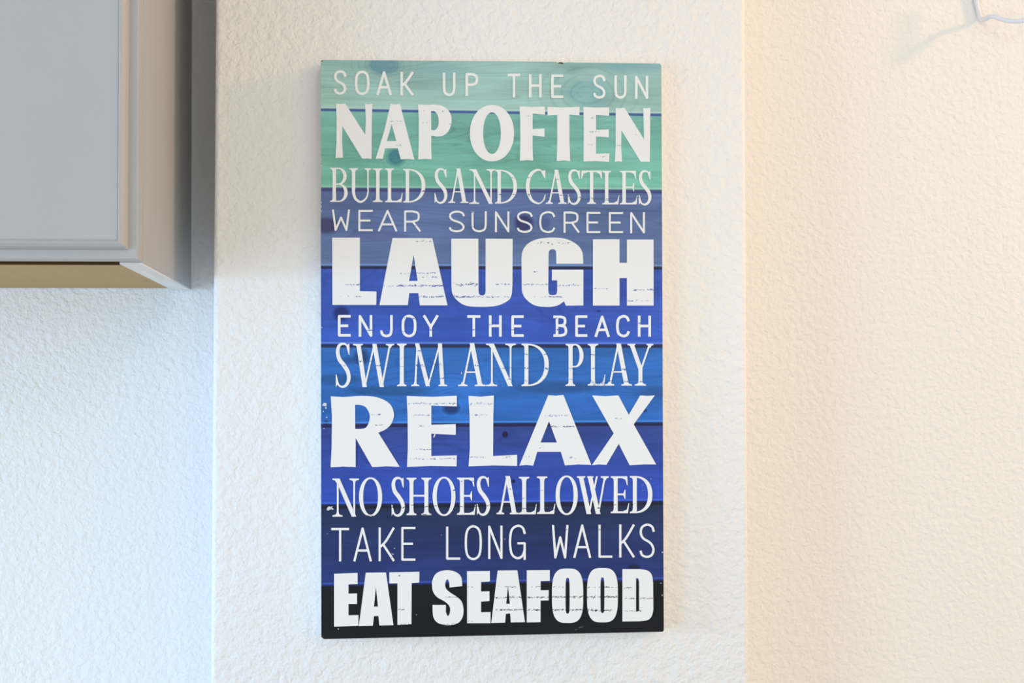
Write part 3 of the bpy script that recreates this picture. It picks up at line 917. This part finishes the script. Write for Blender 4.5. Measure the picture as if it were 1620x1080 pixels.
cnt = 0
for (c, xa, xb, y, sp, dens) in WORN:
    ox, oy = CROP[c]
    for k in range(max(2, int((xb-xa) / 11 * dens * 1.5))):
        x = random.uniform(xa, xb)
        yy = y + random.gauss(0, sp*.33)
        big = random.random() < .3
        rx = (random.uniform(6, 14) if big else random.uniform(2.5, 7)) * (1.3 if dens > 1 and xb - xa > 100 else 1)
        fleck(bm, ox + x*KS, oy + yy*KS, rx*KS, random.uniform(1.3, 3.2 if not big else 4.2)*KS, random.gauss(-.15, .35), 0.00052 + (cnt % 40)*2e-6)
        cnt += 1
o = from_bm('worn_spots', bm, M_BOARD, sign)
o['kind'] = 'stuff'
o['label'] = 'streaks of worn-off white print showing the board'

bm = bmesh.new()
for (x, y, rx, ry) in [(513, 639.5, 3.6, 4.2), (515.5, 645, 2, 2), (511.5, 650.5, .8, 1.6), (517, 660, 1.6, 1.2), (521.5, 803.5, 5.5, 3.2), (525.5, 804.5, 2.4, 1.8),
                        (512.5, 677.5, .8, .8), (518, 844, .8, .8), (698, 846, .7, .5), (535.3, 994.5, 1.1, 1),
                        (577, 716, 1.6, 1.0), (687, 689, 1.6, 4.5), (1048, 873, 1.4, 1.2), (508.6, 253, .9, 1.4), (509, 262, 1.1, 1.0), (508.4, 320.5, .9, 1.1), (508.6, 326, .9, 1.2), (508.4, 334, .8, 1.6),
                        (508.8, 518, 1.0, 1.0), (730, 590, .8, 3.0), (1047.5, 941, .8, 1.6), (1045.5, 922, 1.4, .6), (1017, 767, .7, .7), (1017, 775.5, .7, .7), (1029.5, 757, .7, .7), (798.5, 852.5, .9, .9),
                        (624, 867, 1.4, .6), (621, 876, 2.4, .7), (659, 972, .7, .9)]:
    fleck(bm, x, y, rx, ry, random.uniform(-.5, .5), 0.0005, 8)
o = from_bm('paint_scuffs', bm, M_SCUFF, sign)
o['kind'] = 'stuff'
o['label'] = 'pale chips and scuffs on the planks'
M_SMEAR = plain('grey_smear', (0.075, 0.08, 0.09, 1), 0.8, 0.2)
bm = bmesh.new()
for (x, y, rx, ry) in [(918, 992, 5.5, 1.6), (911, 995.5, 3.2, 1.1), (922, 990, 2, .8)]:
    fleck(bm, x, y, rx, ry, -.25, 0.0005, 8)
o = from_bm('smear', bm, M_SMEAR, sign)
o['kind'] = 'stuff'
o['label'] = 'faint grey smear on the black bottom plank'
bm = bmesh.new()
for (x, y, rx, ry) in [(509.3, 96.4, 2.4, 1.1), (886.5, 99.6, 5.5, 1.1), (889, 100.4, 2.2, .8), (510.3, 1006.5, 1.6, 1.6)]:
    fleck(bm, x, y, rx, ry, -.55 if x < 520 and y < 200 else 0, 0.0005, 8)
o = from_bm('edge_chips', bm, M_CHIP_SHADE, sign)
o['kind'] = 'stuff'
o['label'] = 'brown bare chips at the corners and top edge'

# ------------------------------------------------------------------ bent wire hook on the right wall
def tube(bm, pts, r, seg=10):
    rings = []
    n = len(pts)
    prev = None
    for i, p in enumerate(pts):
        d = (pts[min(i+1, n-1)] - pts[max(i-1, 0)]).normalized()
        a = prev if prev is not None else (Vector((0, 1, 0)) if abs(d.y) < .9 else Vector((1, 0, 0)))
        u = (a - d*a.dot(d)).normalized()
        prev = u
        v = d.cross(u)
        rings.append([bm.verts.new(p + (u*math.cos(2*math.pi*k/seg) + v*math.sin(2*math.pi*k/seg))*r) for k in range(seg)])
    for r0, r1 in zip(rings, rings[1:]):
        for k in range(seg):
            bm.faces.new((r0[k], r0[(k+1) % seg], r1[(k+1) % seg], r1[k]))
    bm.faces.new(rings[0])
    bm.faces.new(rings[-1])


def spline(pts, n=8):
    out = []
    for i in range(len(pts)-1):
        p0, p1, p2, p3 = pts[max(i-1, 0)], pts[i], pts[i+1], pts[min(i+2, len(pts)-1)]
        for k in range(n):
            t = k/n
            out.append(.5*((2*p1) + (p2-p0)*t + (2*p0-5*p1+4*p2-p3)*t*t + (3*p1-p0-3*p2+p3)*t**3))
    out.append(pts[-1])
    return out


hk0 = on_y(1552, 30, 0)
hook = bpy.data.objects.new('wire_hook', None)
C.objects.link(hook)
hook.location = hk0
hook['label'] = 'white bent wire hook on the warm wall at the upper right corner'
hook['category'] = 'hook'


def hp(px, py, y):
    return on_y(px, py, y) - hk0


WR = 0.0026
bm = bmesh.new()
tube(bm, spline([hp(1536, -90, -WR - .0005), hp(1540, -30, -WR - .0005), hp(1545, 5, -WR - .0005), hp(1550, 24, -.0035), hp(1553, 31, -.005), hp(1559, 30, -.010), hp(1566, 26, -.017)]), WR)
from_bm('mounting_wire', bm, M_WIRE, hook, True)
bm = bmesh.new()
tube(bm, spline([hp(1566, 26, -.017), hp(1574, 26.5, -.023), hp(1588, 31, -.031), hp(1605, 33.5, -.039), hp(1622, 31, -.045), hp(1645, 14, -.049), hp(1655, -15, -.050), hp(1652, -50, -.048)]), WR)
from_bm('hook_arm', bm, M_WIRE, hook, True)
